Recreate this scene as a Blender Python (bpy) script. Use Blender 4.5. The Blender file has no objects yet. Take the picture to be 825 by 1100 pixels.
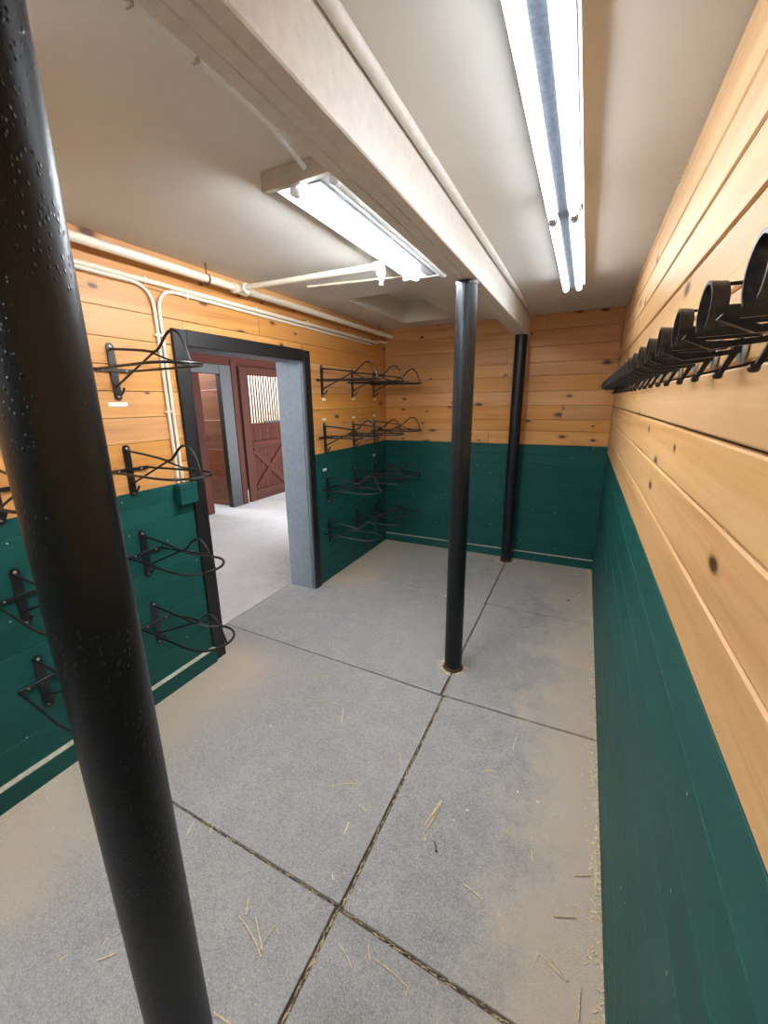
import bpy, bmesh, math, random
from mathutils import Vector, Matrix

# ------------------------------------------------------------------ camera, world, light, exposure
S = bpy.context.scene
COL = S.collection
W, H = 825, 1100
F = 436.92
PX, PY = 406.73, 546.02                      # principal point in pixels
CR = Vector((0.8966871514, 0.4424351828, -0.0142569805))   # camera right
CD = Vector((0.1002511856, -0.2343395232, -0.9669719167))  # camera down
CF = Vector((-0.4311633707, 0.8656420143, -0.2544838912))  # camera forward
CAM = Vector((0, 0, 1.7))
cam = bpy.data.objects.new('camera', bpy.data.cameras.new('camera'))
COL.objects.link(cam)
M = Matrix((CR, -CD, -CF)).transposed().to_4x4()
M.translation = CAM
cam.matrix_world = M
cam.data.sensor_fit = 'VERTICAL'
cam.data.sensor_height = 36
cam.data.sensor_width = 27
cam.data.lens = F / H * 36
cam.data.shift_x = (W / 2 - PX) / H
cam.data.shift_y = -(H / 2 - PY) / H
cam.data.clip_start = 0.02
S.camera = cam

SKY_STRENGTH = 3.0
TUBE_STRENGTH = 4.4        # long strip
FILL_TUBE_STRENGTH = 17.0       # added fill strip behind the photographer
TUBE2_STRENGTH = 40.0       # shallow fixtures
wd = bpy.data.worlds.new('sky'); S.world = wd; wd.use_nodes = True
bg = wd.node_tree.nodes['Background']
bg.inputs[0].default_value = (0.88, 0.94, 1.0, 1); bg.inputs[1].default_value = SKY_STRENGTH
S.view_settings.view_transform = 'Standard'
S.view_settings.look = 'None'
S.view_settings.gamma = 1
S.view_settings.use_curve_mapping = False
S.view_settings.exposure = 1.95
S.cycles.use_denoising = True
S.cycles.max_bounces = 16
S.cycles.diffuse_bounces = 12
S.cycles.sample_clamp_indirect = 8

def floor_px(u, v, z=0.0):
    """photo pixel -> point on the horizontal plane z"""
    d = CR * ((u - PX) / F) + CD * ((v - PY) / F) + CF
    return CAM + d * ((z - CAM.z) / d.z)

RW, LW, BW, HC = 0.2303, -2.1135, 4.466, 2.478      # right wall, left wall, back wall, ceiling
FW = -2.40                                          # wall behind the photographer
AX = -5.13                                          # stall front across the aisle
rnd = random.Random(4)

# ------------------------------------------------------------------ materials
def nodes(name):
    m = bpy.data.materials.new(name); m.use_nodes = True
    nt = m.node_tree
    return m, nt, nt.nodes['Principled BSDF'], nt.nodes, nt.links

def N(nt, typ, **kw):
    n = nt.nodes.new(typ)
    for k, v in kw.items():
        if k.startswith('i_'):
            key = k[2:]
            n.inputs[int(key) if key.isdigit() else key].default_value = v
        else: setattr(n, k, v)
    return n

def ramp(nt, stops, src, interp='LINEAR'):
    r = nt.nodes.new('ShaderNodeValToRGB'); r.color_ramp.interpolation = interp
    e = r.color_ramp.elements
    while len(e) < len(stops): e.new(0.5)
    for i, (p, c) in enumerate(stops):
        e[i].position = p
        e[i].color = (c, c, c, 1) if isinstance(c, (int, float)) else (*c, 1)
    nt.links.new(src, r.inputs[0])
    return r.outputs[0]

def mix(nt, fac, a, b, typ='MIX'):
    n = nt.nodes.new('ShaderNodeMix'); n.data_type = 'RGBA'; n.blend_type = typ
    for sock, v in ((0, fac), (6, a), (7, b)):
        if hasattr(v, 'is_linked'): nt.links.new(v, n.inputs[sock])
        elif sock == 0: n.inputs[0].default_value = v
        else: n.inputs[sock].default_value = (*v, 1)
    return n.outputs[2]

def math_(nt, op, a, b=0.0, clamp=False):
    n = nt.nodes.new('ShaderNodeMath'); n.operation = op; n.use_clamp = clamp
    for i, v in enumerate((a, b)):
        if hasattr(v, 'is_linked'): nt.links.new(v, n.inputs[i])
        else: n.inputs[i].default_value = v
    return n.outputs[0]

def bump(nt, bs, height, strength=0.3, dist=0.002):
    b = nt.nodes.new('ShaderNodeBump'); b.inputs['Strength'].default_value = strength
    b.inputs['Distance'].default_value = dist
    nt.links.new(height, b.inputs['Height']); nt.links.new(b.outputs[0], bs.inputs['Normal'])

def vec_scale(nt, src, s):
    m = nt.nodes.new('ShaderNodeMapping'); m.inputs['Scale'].default_value = s
    nt.links.new(src, m.inputs['Vector']); return m.outputs[0]

def noise(nt, vec, scale, detail=4, rough=0.55, w=None, dist=0.0):
    n = nt.nodes.new('ShaderNodeTexNoise'); n.noise_dimensions = '4D' if w is not None else '3D'
    n.inputs['Scale'].default_value = scale; n.inputs['Detail'].default_value = detail
    n.inputs['Roughness'].default_value = rough; n.inputs['Distortion'].default_value = dist
    nt.links.new(vec, n.inputs['Vector'])
    if w is not None: nt.links.new(w, n.inputs['W'])
    return n.outputs['Fac']

def flat(name, col, rough=0.5, metal=0.0, bumpy=0.0, bscale=60, var=0.12):
    m, nt, bs, nd, lk = nodes(name)
    tc = N(nt, 'ShaderNodeTexCoord').outputs['Object']
    f = noise(nt, tc, bscale, 5)
    c0 = tuple(x * (1 - var) for x in col); c1 = tuple(min(1, x * (1 + var)) for x in col)
    lk.new(ramp(nt, [(0.3, c0), (0.7, c1)], f), bs.inputs['Base Color'])
    bs.inputs['Roughness'].default_value = rough; bs.inputs['Metallic'].default_value = metal
    if bumpy: bump(nt, bs, f, bumpy)
    return m

def pine(name, light, mid, dark, knot_keep=0.35, rough=0.5, grain=0.35, spec=0.5):
    """boards: grain runs along local X, random offset for every board"""
    m, nt, bs, nd, lk = nodes(name)
    tc = N(nt, 'ShaderNodeTexCoord').outputs['Object']
    oi = N(nt, 'ShaderNodeObjectInfo').outputs['Random']
    w = math_(nt, 'MULTIPLY', oi, 83.0)
    sp0 = N(nt, 'ShaderNodeSeparateXYZ'); lk.new(tc, sp0.inputs[0])
    cb0 = N(nt, 'ShaderNodeCombineXYZ')
    lk.new(math_(nt, 'ADD', math_(nt, 'MULTIPLY', sp0.outputs[0], 3.6), w), cb0.inputs[0])
    lk.new(math_(nt, 'ADD', math_(nt, 'MULTIPLY', sp0.outputs[2], 7.5), math_(nt, 'MULTIPLY', w, 1.37)), cb0.inputs[1])
    v = N(nt, 'ShaderNodeTexVoronoi', voronoi_dimensions='2D', feature='F1', i_Scale=1.0)
    lk.new(cb0.outputs[0], v.inputs['Vector'])
    cellr = N(nt, 'ShaderNodeSeparateColor'); lk.new(v.outputs['Color'], cellr.inputs[0])
    keep = math_(nt, 'LESS_THAN', cellr.outputs[0], knot_keep)
    size = math_(nt, 'ADD', math_(nt, 'MULTIPLY', cellr.outputs[1], 0.24), 0.07)
    rel = math_(nt, 'DIVIDE', v.outputs['Distance'], size)
    core = math_(nt, 'MULTIPLY', ramp(nt, [(0.30, 1.0), (0.62, 0.0)], rel), keep)
    halo = math_(nt, 'MULTIPLY', ramp(nt, [(0.25, 1.0), (1.0, 0.0)], rel), keep)
    # warp the grain round the knots
    sep = N(nt, 'ShaderNodeSeparateXYZ'); lk.new(tc, sep.inputs[0])
    comb = N(nt, 'ShaderNodeCombineXYZ')
    lk.new(sep.outputs[0], comb.inputs[0]); lk.new(sep.outputs[1], comb.inputs[1])
    lk.new(math_(nt, 'ADD', sep.outputs[2], math_(nt, 'MULTIPLY', halo, 0.03)), comb.inputs[2])
    wv = comb.outputs[0]
    fine = noise(nt, vec_scale(nt, wv, (2.2, 1, 75)), 1.0, 5, 0.6, w, 0.4)
    broad = noise(nt, vec_scale(nt, wv, (0.7, 1, 11)), 1.0, 3, 0.5, w, 0.8)
    rings = noise(nt, vec_scale(nt, wv, (1.1, 1, 32)), 1.0, 2, 0.5, w, 0.6)
    g = math_(nt, 'ADD', math_(nt, 'MULTIPLY', fine, grain), math_(nt, 'ADD', math_(nt, 'MULTIPLY', broad, 0.6 - grain * 0.5), math_(nt, 'MULTIPLY', rings, 0.4 - grain * 0.5)))
    c = ramp(nt, [(0.32, dark), (0.47, mid), (0.64, light)], g)
    hv = N(nt, 'ShaderNodeHueSaturation'); lk.new(c, hv.inputs['Color'])
    lk.new(math_(nt, 'ADD', math_(nt, 'MULTIPLY', oi, 0.24), 0.88), hv.inputs['Value'])
    r2 = math_(nt, 'FRACT', math_(nt, 'MULTIPLY', oi, 37.7))
    lk.new(math_(nt, 'ADD', math_(nt, 'MULTIPLY', r2, 0.14), 0.92), hv.inputs['Saturation'])
    c = mix(nt, math_(nt, 'MULTIPLY', halo, 0.55), hv.outputs[0], tuple(x * 0.55 for x in dark))
    c = mix(nt, core, c, (0.085, 0.030, 0.010))
    lk.new(c, bs.inputs['Base Color'])
    bs.inputs['Roughness'].default_value = rough
    bs.inputs['Specular IOR Level'].default_value = spec
    bump(nt, bs, fine, 0.18, 0.001)
    return m

def painted_green(name):
    m, nt, bs, nd, lk = nodes(name)
    tc = N(nt, 'ShaderNodeTexCoord').outputs['Object']
    oi = N(nt, 'ShaderNodeObjectInfo').outputs['Random']
    w = math_(nt, 'MULTIPLY', oi, 51.0)
    broad = noise(nt, vec_scale(nt, tc, (1.5, 1, 6)), 1.0, 4, 0.6, w)
    c = ramp(nt, [(0.25, (0.006, 0.062, 0.054)), (0.75, (0.011, 0.094, 0.082))], broad)
    streak = noise(nt, vec_scale(nt, tc, (3.0, 1, 60)), 1.0, 5, 0.7, w)
    c = mix(nt, ramp(nt, [(0.60, 0.0), (0.85, 0.30)], streak), c, (0.10, 0.19, 0.17))
    sp0 = N(nt, 'ShaderNodeSeparateXYZ'); lk.new(tc, sp0.inputs[0])
    cb0 = N(nt, 'ShaderNodeCombineXYZ'); lk.new(math_(nt, 'ADD', sp0.outputs[0], w), cb0.inputs[0]); lk.new(math_(nt, 'ADD', sp0.outputs[2], w), cb0.inputs[1])
    v = N(nt, 'ShaderNodeTexVoronoi', voronoi_dimensions='2D', i_Scale=14.0); lk.new(cb0.outputs[0], v.inputs['Vector'])
    sc = N(nt, 'ShaderNodeSeparateColor'); lk.new(v.outputs['Color'], sc.inputs[0])
    spk = math_(nt, 'MULTIPLY', ramp(nt, [(0.03, 1.0), (0.06, 0.0)], v.outputs['Distance']), math_(nt, 'LESS_THAN', sc.outputs[0], 0.06))
    c = mix(nt, spk, c, (0.50, 0.52, 0.46))
    lk.new(c, bs.inputs['Base Color'])
    bs.inputs['Roughness'].default_value = 0.52; bs.inputs['Specular IOR Level'].default_value = 0.22
    h = noise(nt, vec_scale(nt, tc, (4, 1, 45)), 1.0, 5, 0.6, w)
    bump(nt, bs, h, 0.25, 0.0015)
    return m

def mat_rubber():
    m, nt, bs, nd, lk = nodes('rubber_mat')
    geo = N(nt, 'ShaderNodeNewGeometry').outputs['Position']
    sep = N(nt, 'ShaderNodeSeparateXYZ'); lk.new(geo, sep.inputs[0])
    X, Y = sep.outputs[0], sep.outputs[1]
    n1 = noise(nt, geo, 1.7, 6, 0.6); n2 = noise(nt, geo, 9.0, 6, 0.7); n3 = noise(nt, geo, 170.0, 3, 0.6)
    n4 = noise(nt, geo, 55.0, 4, 0.7)
    base = ramp(nt, [(0.25, (0.190, 0.193, 0.199)), (0.75, (0.290, 0.291, 0.294))], n1)
    base = mix(nt, ramp(nt, [(0.35, 0.0), (0.72, 0.55)], n2), base, (0.41, 0.406, 0.396))
    base = mix(nt, ramp(nt, [(0.42, 0.0), (0.68, 0.65)], n3), base, (0.52, 0.515, 0.505))
    base = mix(nt, ramp(nt, [(0.48, 0.0), (0.72, 0.45)], n4), base, (0.11, 0.112, 0.116))
    # tan dust swept towards the walls
    def near(a, lo, hi):
        r = N(nt, 'ShaderNodeMapRange', interpolation_type='SMOOTHSTEP')
        lk.new(a, r.inputs[0]); r.inputs[1].default_value = lo; r.inputs[2].default_value = hi
        return r.outputs[0]
    wob = math_(nt, 'MULTIPLY', math_(nt, 'SUBTRACT', n1, 0.5), 0.9)
    wob2 = math_(nt, 'MULTIPLY', math_(nt, 'SUBTRACT', n2, 0.5), 0.35)
    wb = math_(nt, 'ADD', wob, wob2)
    xs = math_(nt, 'ADD', X, wb)
    right = near(xs, RW - 0.55, RW - 0.06)
    left = near(xs, LW + 0.75, LW + 0.15)
    left = math_(nt, 'MULTIPLY', left, math_(nt, 'ADD', near(math_(nt, 'ADD', Y, wob2), 2.02, 1.72), near(math_(nt, 'ADD', Y, wob2), 2.9, 3.2), True))
    back = near(math_(nt, 'ADD', Y, wb), BW - 0.75, BW - 0.1)
    back = math_(nt, 'MULTIPLY', back, 0.45)
    dust = math_(nt, 'MAXIMUM', math_(nt, 'MAXIMUM', right, left), back)
    dust = math_(nt, 'MULTIPLY', dust, math_(nt, 'ADD', math_(nt, 'MULTIPLY', n4, 0.5), 0.5), True)
    c = mix(nt, math_(nt, 'MULTIPLY', dust, 0.95), base, (0.56, 0.46, 0.35))
    lk.new(c, bs.inputs['Base Color'])
    bs.inputs['Roughness'].default_value = 0.72
    hh = math_(nt, 'ADD', n3, math_(nt, 'MULTIPLY', n4, 0.5))
    bump(nt, bs, hh, 0.8, 0.003)
    return m

def dirt_mat():
    m, nt, bs, nd, lk = nodes('packed_dirt')
    geo = N(nt, 'ShaderNodeNewGeometry').outputs['Position']
    n = noise(nt, geo, 22, 6, 0.7)
    lk.new(ramp(nt, [(0.35, (0.045, 0.034, 0.024)), (0.5, (0.16, 0.115, 0.075)), (0.7, (0.34, 0.26, 0.17))], n), bs.inputs['Base Color'])
    bs.inputs['Roughness'].default_value = 0.95
    bump(nt, bs, noise(nt, geo, 90, 4), 0.6, 0.004)
    return m

def concrete_mat():
    m, nt, bs, nd, lk = nodes('aisle_concrete')
    geo = N(nt, 'ShaderNodeNewGeometry').outputs['Position']
    n1 = noise(nt, geo, 1.2, 6, 0.65); n2 = noise(nt, geo, 14, 6, 0.7)
    c = ramp(nt, [(0.3, (0.38, 0.38, 0.38)), (0.7, (0.54, 0.54, 0.535))], n1)
    c = mix(nt, ramp(nt, [(0.4, 0.0), (0.75, 0.5)], n2), c, (0.60, 0.595, 0.585))
    v = N(nt, 'ShaderNodeTexVoronoi', feature='DISTANCE_TO_EDGE', i_Scale=0.55)
    wv = N(nt, 'ShaderNodeVectorMath', operation='ADD'); lk.new(geo, wv.inputs[0])
    nn = N(nt, 'ShaderNodeTexNoise', i_Scale=2.0); lk.new(geo, nn.inputs['Vector']); lk.new(nn.outputs['Color'], wv.inputs[1])
    lk.new(wv.outputs[0], v.inputs['Vector'])
    c = mix(nt, ramp(nt, [(0.002, 0.25), (0.006, 0.0)], v.outputs['Distance']), c, (0.16, 0.15, 0.14))
    lk.new(c, bs.inputs['Base Color']); bs.inputs['Roughness'].default_value = 0.75
    bump(nt, bs, n2, 0.3, 0.003)
    return m

def ceiling_mat():
    m, nt, bs, nd, lk = nodes('ceiling_paint')
    geo = N(nt, 'ShaderNodeNewGeometry').outputs['Position']
    n1 = noise(nt, geo, 0.9, 4, 0.6); n2 = noise(nt, geo, 30, 5, 0.6)
    c = ramp(nt, [(0.3, (0.62, 0.605, 0.575)), (0.7, (0.69, 0.675, 0.645))], n1)
    v = N(nt, 'ShaderNodeTexVoronoi', i_Scale=5.0); lk.new(geo, v.inputs['Vector'])
    sc = N(nt, 'ShaderNodeSeparateColor'); lk.new(v.outputs['Color'], sc.inputs[0])
    spk = math_(nt, 'MULTIPLY', ramp(nt, [(0.016, 1.0), (0.03, 0.0)], v.outputs['Distance']), math_(nt, 'LESS_THAN', sc.outputs[0], 0.3))
    c = mix(nt, math_(nt, 'MULTIPLY', spk, 0.6), c, (0.30, 0.26, 0.20))
    lk.new(c, bs.inputs['Base Color']); bs.inputs['Roughness'].default_value = 0.6
    bump(nt, bs, math_(nt, 'ADD', n1, math_(nt, 'MULTIPLY', n2, 0.03)), 0.5, 0.03)
    return m

def post_mat(drips):
    m, nt, bs, nd, lk = nodes('black_enamel')
    tc = N(nt, 'ShaderNodeTexCoord').outputs['Object']
    n1 = noise(nt, tc, 3, 3)
    lk.new(ramp(nt, [(0.3, (0.004, 0.0042, 0.005)), (0.7, (0.009, 0.0095, 0.011))], n1), bs.inputs['Base Color'])
    v = N(nt, 'ShaderNodeTexVoronoi', i_Scale=1.0); lk.new(vec_scale(nt, tc, (190, 190, 130)), v.inputs['Vector'])
    sc = N(nt, 'ShaderNodeSeparateColor'); lk.new(v.outputs['Color'], sc.inputs[0])
    patch = ramp(nt, [(0.42, 0.0), (0.6, 1.0)], noise(nt, tc, 9, 3))
    drop = math_(nt, 'MULTIPLY', ramp(nt, [(0.0, 1.0), (0.45, 0.0)], v.outputs['Distance'], 'EASE'), math_(nt, 'LESS_THAN', sc.outputs[0], 0.45))
    h = math_(nt, 'ADD', math_(nt, 'MULTIPLY', drop, patch), math_(nt, 'MULTIPLY', noise(nt, tc, 45, 3), 0.25))
    bs.inputs['Roughness'].default_value = 0.40; bs.inputs['Specular IOR Level'].default_value = 0.50; bs.inputs['Specular Tint'].default_value = (0.78, 0.88, 1.0, 1)
    bump(nt, bs, h, drips, 0.0035)
    return m

MT = {}
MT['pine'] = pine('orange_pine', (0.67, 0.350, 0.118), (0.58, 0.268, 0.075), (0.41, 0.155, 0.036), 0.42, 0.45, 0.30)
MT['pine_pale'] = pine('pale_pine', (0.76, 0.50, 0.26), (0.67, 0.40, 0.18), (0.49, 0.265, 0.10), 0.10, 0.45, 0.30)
MT['green'] = painted_green('green_paint')
MT['rubber'] = mat_rubber()
MT['dirt'] = dirt_mat()
MT['concrete'] = concrete_mat()
MT['ceiling'] = ceiling_mat()
MT['post_near'] = post_mat(0.55)
MT['post'] = post_mat(0.12)
MT['beam_white'] = flat('beam_paint', (0.68, 0.675, 0.66), 0.55, 0, 0.25, 35, 0.07)
MT['cream'] = flat('cream_pipe_paint', (0.80, 0.72, 0.585), 0.42, 0, 0.05, 40, 0.05)
MT['ledge'] = flat('dusty_ledge', (0.50, 0.46, 0.38), 0.8, 0, 0.1, 40, 0.2)
MT['black'] = flat('black_iron', (0.011, 0.011, 0.012), 0.33, 0, 0.12, 150, 0.2)
MT['glint_black'] = flat('glint_black_iron', (0.022, 0.023, 0.026), 0.30, 0, 0.15, 120, 0.4)  # lighter copy of the black iron, the band's highlight put into its colour
MT['black_wood'] = flat('black_trim_paint', (0.007, 0.0075, 0.009), 0.5, 0, 0.25, 40, 0.3)
MT['jamb'] = flat('slate_grey_paint', (0.135, 0.162, 0.185), 0.42, 0, 0.2, 25, 0.12)
MT['steel'] = flat('galvanised_steel', (0.38, 0.42, 0.47), 0.38, 0.7, 0.1, 60, 0.15)
MT['dark_steel'] = flat('blue_grey_steel', (0.085, 0.105, 0.14), 0.45, 0.3, 0.15, 90, 0.35)
MT['zinc'] = flat('zinc_plate', (0.55, 0.56, 0.56), 0.4, 0.6, 0.1, 60, 0.15)
MT['enamel'] = flat('white_enamel', (0.74, 0.76, 0.78), 0.35, 0, 0, 30, 0.03)
MT['housing'] = flat('tan_fixture_paint', (0.36, 0.30, 0.23), 0.5, 0, 0.1, 30, 0.1)
MT['rust'] = flat('rust', (0.10, 0.040, 0.016), 0.9, 0, 0.8, 120, 0.6)
MT['label'] = flat('paper_label', (0.80, 0.79, 0.74), 0.6, 0, 0, 60, 0.06)
MT['red_wood'] = pine('red_stained_wood', (0.066, 0.015, 0.007), (0.046, 0.0095, 0.0045), (0.024, 0.0048, 0.0026), 0.05, 0.75, 0.5, 0.2)
MT['brown_wood'] = pine('brown_stained_wood', (0.27, 0.105, 0.042), (0.20, 0.072, 0.027), (0.11, 0.038, 0.014), 0.10, 0.5, 0.4)
MT['stall_wood'] = pine('pale_stall_wood', (0.78, 0.64, 0.54), (0.68, 0.53, 0.43), (0.52, 0.37, 0.27), 0.15, 0.6, 0.4)
MT['straw'] = flat('straw', (0.68, 0.56, 0.36), 0.7, 0, 0, 80, 0.3)
MT['chip'] = flat('wood_chip', (0.60, 0.44, 0.25), 0.8, 0, 0.2, 90, 0.3)
MT['dark_bit'] = flat('dark_plastic', (0.03, 0.04, 0.045), 0.4, 0, 0, 90, 0.3)
MT['rough_wall'] = flat('wall_core', (0.05, 0.035, 0.022), 0.9, 0, 0.2, 20, 0.3)
MT['tube_off'] = flat('unlit_tube_glass', (0.62, 0.63, 0.62), 0.2, 0, 0, 20, 0.03)
def emit(name, col, s):
    m, nt, bs, nd, lk = nodes(name)
    bs.inputs['Base Color'].default_value = (0.9, 0.9, 0.9, 1)
    bs.inputs['Emission Color'].default_value = (*col, 1); bs.inputs['Emission Strength'].default_value = s
    return m
MT['tube'] = emit('lit_fluorescent_tube', (0.93, 0.97, 1.0), TUBE_STRENGTH)
MT['tube3'] = emit('added_fill_tube', (0.93, 0.97, 1.0), FILL_TUBE_STRENGTH)
MT['tube2'] = emit('bright_fluorescent_tube', (0.93, 0.97, 1.0), TUBE2_STRENGTH)

# ------------------------------------------------------------------ mesh helpers
class MB:
    def __init__(s): s.v = []; s.f = []
    def add(s, vs, fs):
        o = len(s.v); s.v += [tuple(v) for v in vs]; s.f += [tuple(i + o for i in f) for f in fs]; return s
    def box(s, x0, x1, y0, y1, z0, z1):
        return s.add([(x0,y0,z0),(x1,y0,z0),(x1,y1,z0),(x0,y1,z0),(x0,y0,z1),(x1,y0,z1),(x1,y1,z1),(x0,y1,z1)],
                     [(3,2,1,0),(4,5,6,7),(0,1,5,4),(1,2,6,5),(2,3,7,6),(3,0,4,7)])
    def cbox(s, x0, x1, y0, y1, z0, z1, c):
        """box with every edge chamfered by c"""
        vs = []; idx = {}
        X = (x0, x1); Y = (y0, y1); Z = (z0, z1)
        for i in (0, 1):
            for j in (0, 1):
                for k in (0, 1):
                    sx, sy, sz = (1 - 2*i), (1 - 2*j), (1 - 2*k)
                    for a in range(3):
                        p = [X[i] + sx*c, Y[j] + sy*c, Z[k] + sz*c]; p[a] = (X[i], Y[j], Z[k])[a]
                        idx[i, j, k, a] = len(vs); vs.append(p)
        fs = []
        for a in range(3):
            b, d = (a + 1) % 3, (a + 2) % 3
            for side in (0, 1):
                q = []
                for (u, w) in ((0,0),(1,0),(1,1),(0,1)):
                    t = [0,0,0]; t[a] = side; t[b] = u; t[d] = w; q.append(idx[(*t, a)])
                fs.append(q if side else q[::-1])
            for u in (0, 1):
                for w in (0, 1):   # edges parallel to axis a
                    t0 = [0,0,0]; t0[a] = 0; t0[b] = u; t0[d] = w
                    t1 = list(t0); t1[a] = 1
                    q = [idx[(*t0, b)], idx[(*t1, b)], idx[(*t1, d)], idx[(*t0, d)]]
                    fs.append(q if u != w else q[::-1])
        for i in (0, 1):
            for j in (0, 1):
                for k in (0, 1): fs.append([idx[i,j,k,a] for a in range(3)] if (i+j+k) % 2 else [idx[i,j,k,a] for a in (2,1,0)])
        return s.add(vs, fs)
    def tube(s, pts, r, n=10, closed=False, caps=True):
        pts = [Vector(p) for p in pts]; m = len(pts); rings = []
        prev = None
        for i, p in enumerate(pts):
            if closed: t = pts[(i+1) % m] - pts[i-1]
            else: t = pts[min(i+1, m-1)] - pts[max(i-1, 0)]
            t.normalize()
            if prev is None:
                a = Vector((0,0,1)) if abs(t.z) < 0.9 else Vector((1,0,0))
                u = t.cross(a).normalized()
            else:
                u = (prev - t * prev.dot(t)).normalized()
            prev = u; w = t.cross(u)
            rr = r[i] if isinstance(r, (list, tuple)) else r
            rings.append([p + (u*math.cos(k*2*math.pi/n) + w*math.sin(k*2*math.pi/n))*rr for k in range(n)])
        vs = [v for rg in rings for v in rg]; fs = []
        for i in range(m if closed else m-1):
            a = i*n; b = ((i+1) % m)*n
            for k in range(n): fs.append((a+k, a+(k+1) % n, b+(k+1) % n, b+k))
        if caps and not closed: fs += [tuple(range(n))[::-1], tuple(range((m-1)*n, m*n))]
        return s.add(vs, fs)
    def prism(s, poly, z0, z1, ax=2):
        """polygon (2-D) extruded along axis ax between z0 and z1"""
        n = len(poly)
        def P(p, z):
            return {2: (p[0], p[1], z), 1: (p[0], z, p[1]), 0: (z, p[0], p[1])}[ax]
        vs = [P(p, z0) for p in poly] + [P(p, z1) for p in poly]
        fs = [tuple(range(n))[::-1], tuple(range(n, 2*n))] + [(i, (i+1) % n, (i+1) % n + n, i + n) for i in range(n)]
        return s.add(vs, fs)
    def lathe(s, prof, c, axis='z', n=16):
        c = Vector(c); vs = []; fs = []
        for r, h in prof:
            for k in range(n):
                a = k*2*math.pi/n; p = (r*math.cos(a), r*math.sin(a), h)
                if axis == 'x': p = (p[2], p[0], p[1])
                elif axis == 'y': p = (p[0], p[2], p[1])
                vs.append(c + Vector(p))
        m = len(prof)
        for i in range(m-1):
            for k in range(n): fs.append((i*n+k, i*n+(k+1) % n, (i+1)*n+(k+1) % n, (i+1)*n+k))
        fs += [tuple(range(n))[::-1], tuple(range((m-1)*n, m*n))]
        return s.add(vs, fs)
    def mesh(s, name, mat, smooth=False):
        me = bpy.data.meshes.new(name); me.from_pydata(s.v, [], s.f); me.update()
        bm = bmesh.new(); bm.from_mesh(me); bmesh.ops.recalc_face_normals(bm, faces=bm.faces[:]); bm.to_mesh(me); bm.free()
        if smooth:
            me.polygons.foreach_set('use_smooth', [True]*len(me.polygons))
            me.set_sharp_from_angle(angle=math.radians(40))
        me.materials.append(MT[mat] if isinstance(mat, str) else mat)
        return me
    def build(s, name, mat, parent=None, smooth=False, loc=None):
        o = bpy.data.objects.new(name, s.mesh(name, mat, smooth)); COL.objects.link(o)
        if loc is not None: o.location = loc
        if parent is not None: o.parent = parent
        return o

def tag(o, label=None, cat=None, group=None, kind=None):
    if label: o['label'] = label
    if cat: o['category'] = cat
    if group: o['group'] = group
    if kind: o['kind'] = kind
    return o
def empty(name, loc=(0,0,0), rz=0.0):
    o = bpy.data.objects.new(name, None); COL.objects.link(o); o.empty_display_size = 0.05
    o.location = loc; o.rotation_euler = (0, 0, rz); return o
def put(name, me, parent=None, loc=None, rot=None, scale=None):
    o = bpy.data.objects.new(name, me); COL.objects.link(o)
    if loc is not None: o.location = loc
    if rot is not None: o.rotation_euler = rot
    if scale is not None: o.scale = scale
    if parent is not None: o.parent = parent
    return o
def copy_tree(o, parent=None):
    c = o.copy(); COL.objects.link(c)
    if parent is not None: c.parent = parent
    for ch in o.children: copy_tree(ch, c)
    return c
def arc(c, r, a0, a1, n, plane='yz', const=0.0):
    out = []
    for i in range(n+1):
        a = math.radians(a0 + (a1-a0)*i/n); p, q = c[0]+r*math.cos(a), c[1]+r*math.sin(a)
        out.append({'yz': (const, p, q), 'xz': (p, const, q), 'xy': (p, q, const)}[plane])
    return out
def fillet(pts, r, n=6):
    """round the inner corners of a polyline"""
    pts = [Vector(p) for p in pts]; out = [pts[0]]
    for i in range(1, len(pts)-1):
        a, b, c = pts[i-1], pts[i], pts[i+1]
        u = (a-b); v = (c-b); rr = min(r, u.length*0.49, v.length*0.49)
        p0 = b + u.normalized()*rr; p1 = b + v.normalized()*rr
        for k in range(n+1):
            t = k/n; out.append(p0*(1-t)**2 + b*2*t*(1-t) + p1*t*t)
    out.append(pts[-1]); return out

# ------------------------------------------------------------------ floor
o = MB().box(LW-0.02, RW+0.02, FW-0.1, BW+0.1, -0.10, -0.016).build('floor', 'dirt')
floor = tag(o, kind='structure')
MB().box(LW-0.32, LW-0.02, 1.70, 2.98, -0.10, -0.016).build('threshold_bed', 'dirt', floor)
G = 0.0028
def mat_piece(poly, bev=0.0035, dz=0.0):
    bm = bmesh.new()
    vs = [bm.verts.new((x, y, -0.016)) for x, y in poly]
    f = bm.faces.new(vs); f.normal_update()
    if f.normal.z < 0: f.normal_flip()
    r = bmesh.ops.extrude_face_region(bm, geom=[f])
    for e in r['geom']:
        if isinstance(e, bmesh.types.BMVert): e.co.z = dz
    bm.normal_update()
    top = [e for e in bm.edges if all(v.co.z > -0.01 for v in e.verts)]
    bmesh.ops.bevel(bm, geom=top, offset=bev, segments=2, affect='EDGES', profile=0.5)
    bmesh.ops.recalc_face_normals(bm, faces=bm.faces[:])
    me = bpy.data.meshes.new('rubber_mat'); bm.to_mesh(me); bm.free(); me.materials.append(MT['rubber'])
    put('rubber_mat', me, floor)
L0, R0 = LW+0.002, RW-0.004
TX = LW-0.285      # outer end of the mats in the doorway
mat_piece([(L0, FW), (-0.612, FW), (-0.608, 0.838-G), (L0, 0.855-G)])
mat_piece([(-0.590, FW), (R0, FW), (R0, 0.800-G), (-0.590, 0.832-G)])
mat_piece([(L0, 0.855+G), (-0.598, 0.845+G), (-0.590, 2.000-G), (TX, 2.058-G), (TX, 1.77), (L0, 1.77)])
mat_piece([(-0.580, 0.840+G), (R0, 0.812+G), (R0, 2.020-G), (-0.578, 2.006-G)], dz=-0.001)
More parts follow.
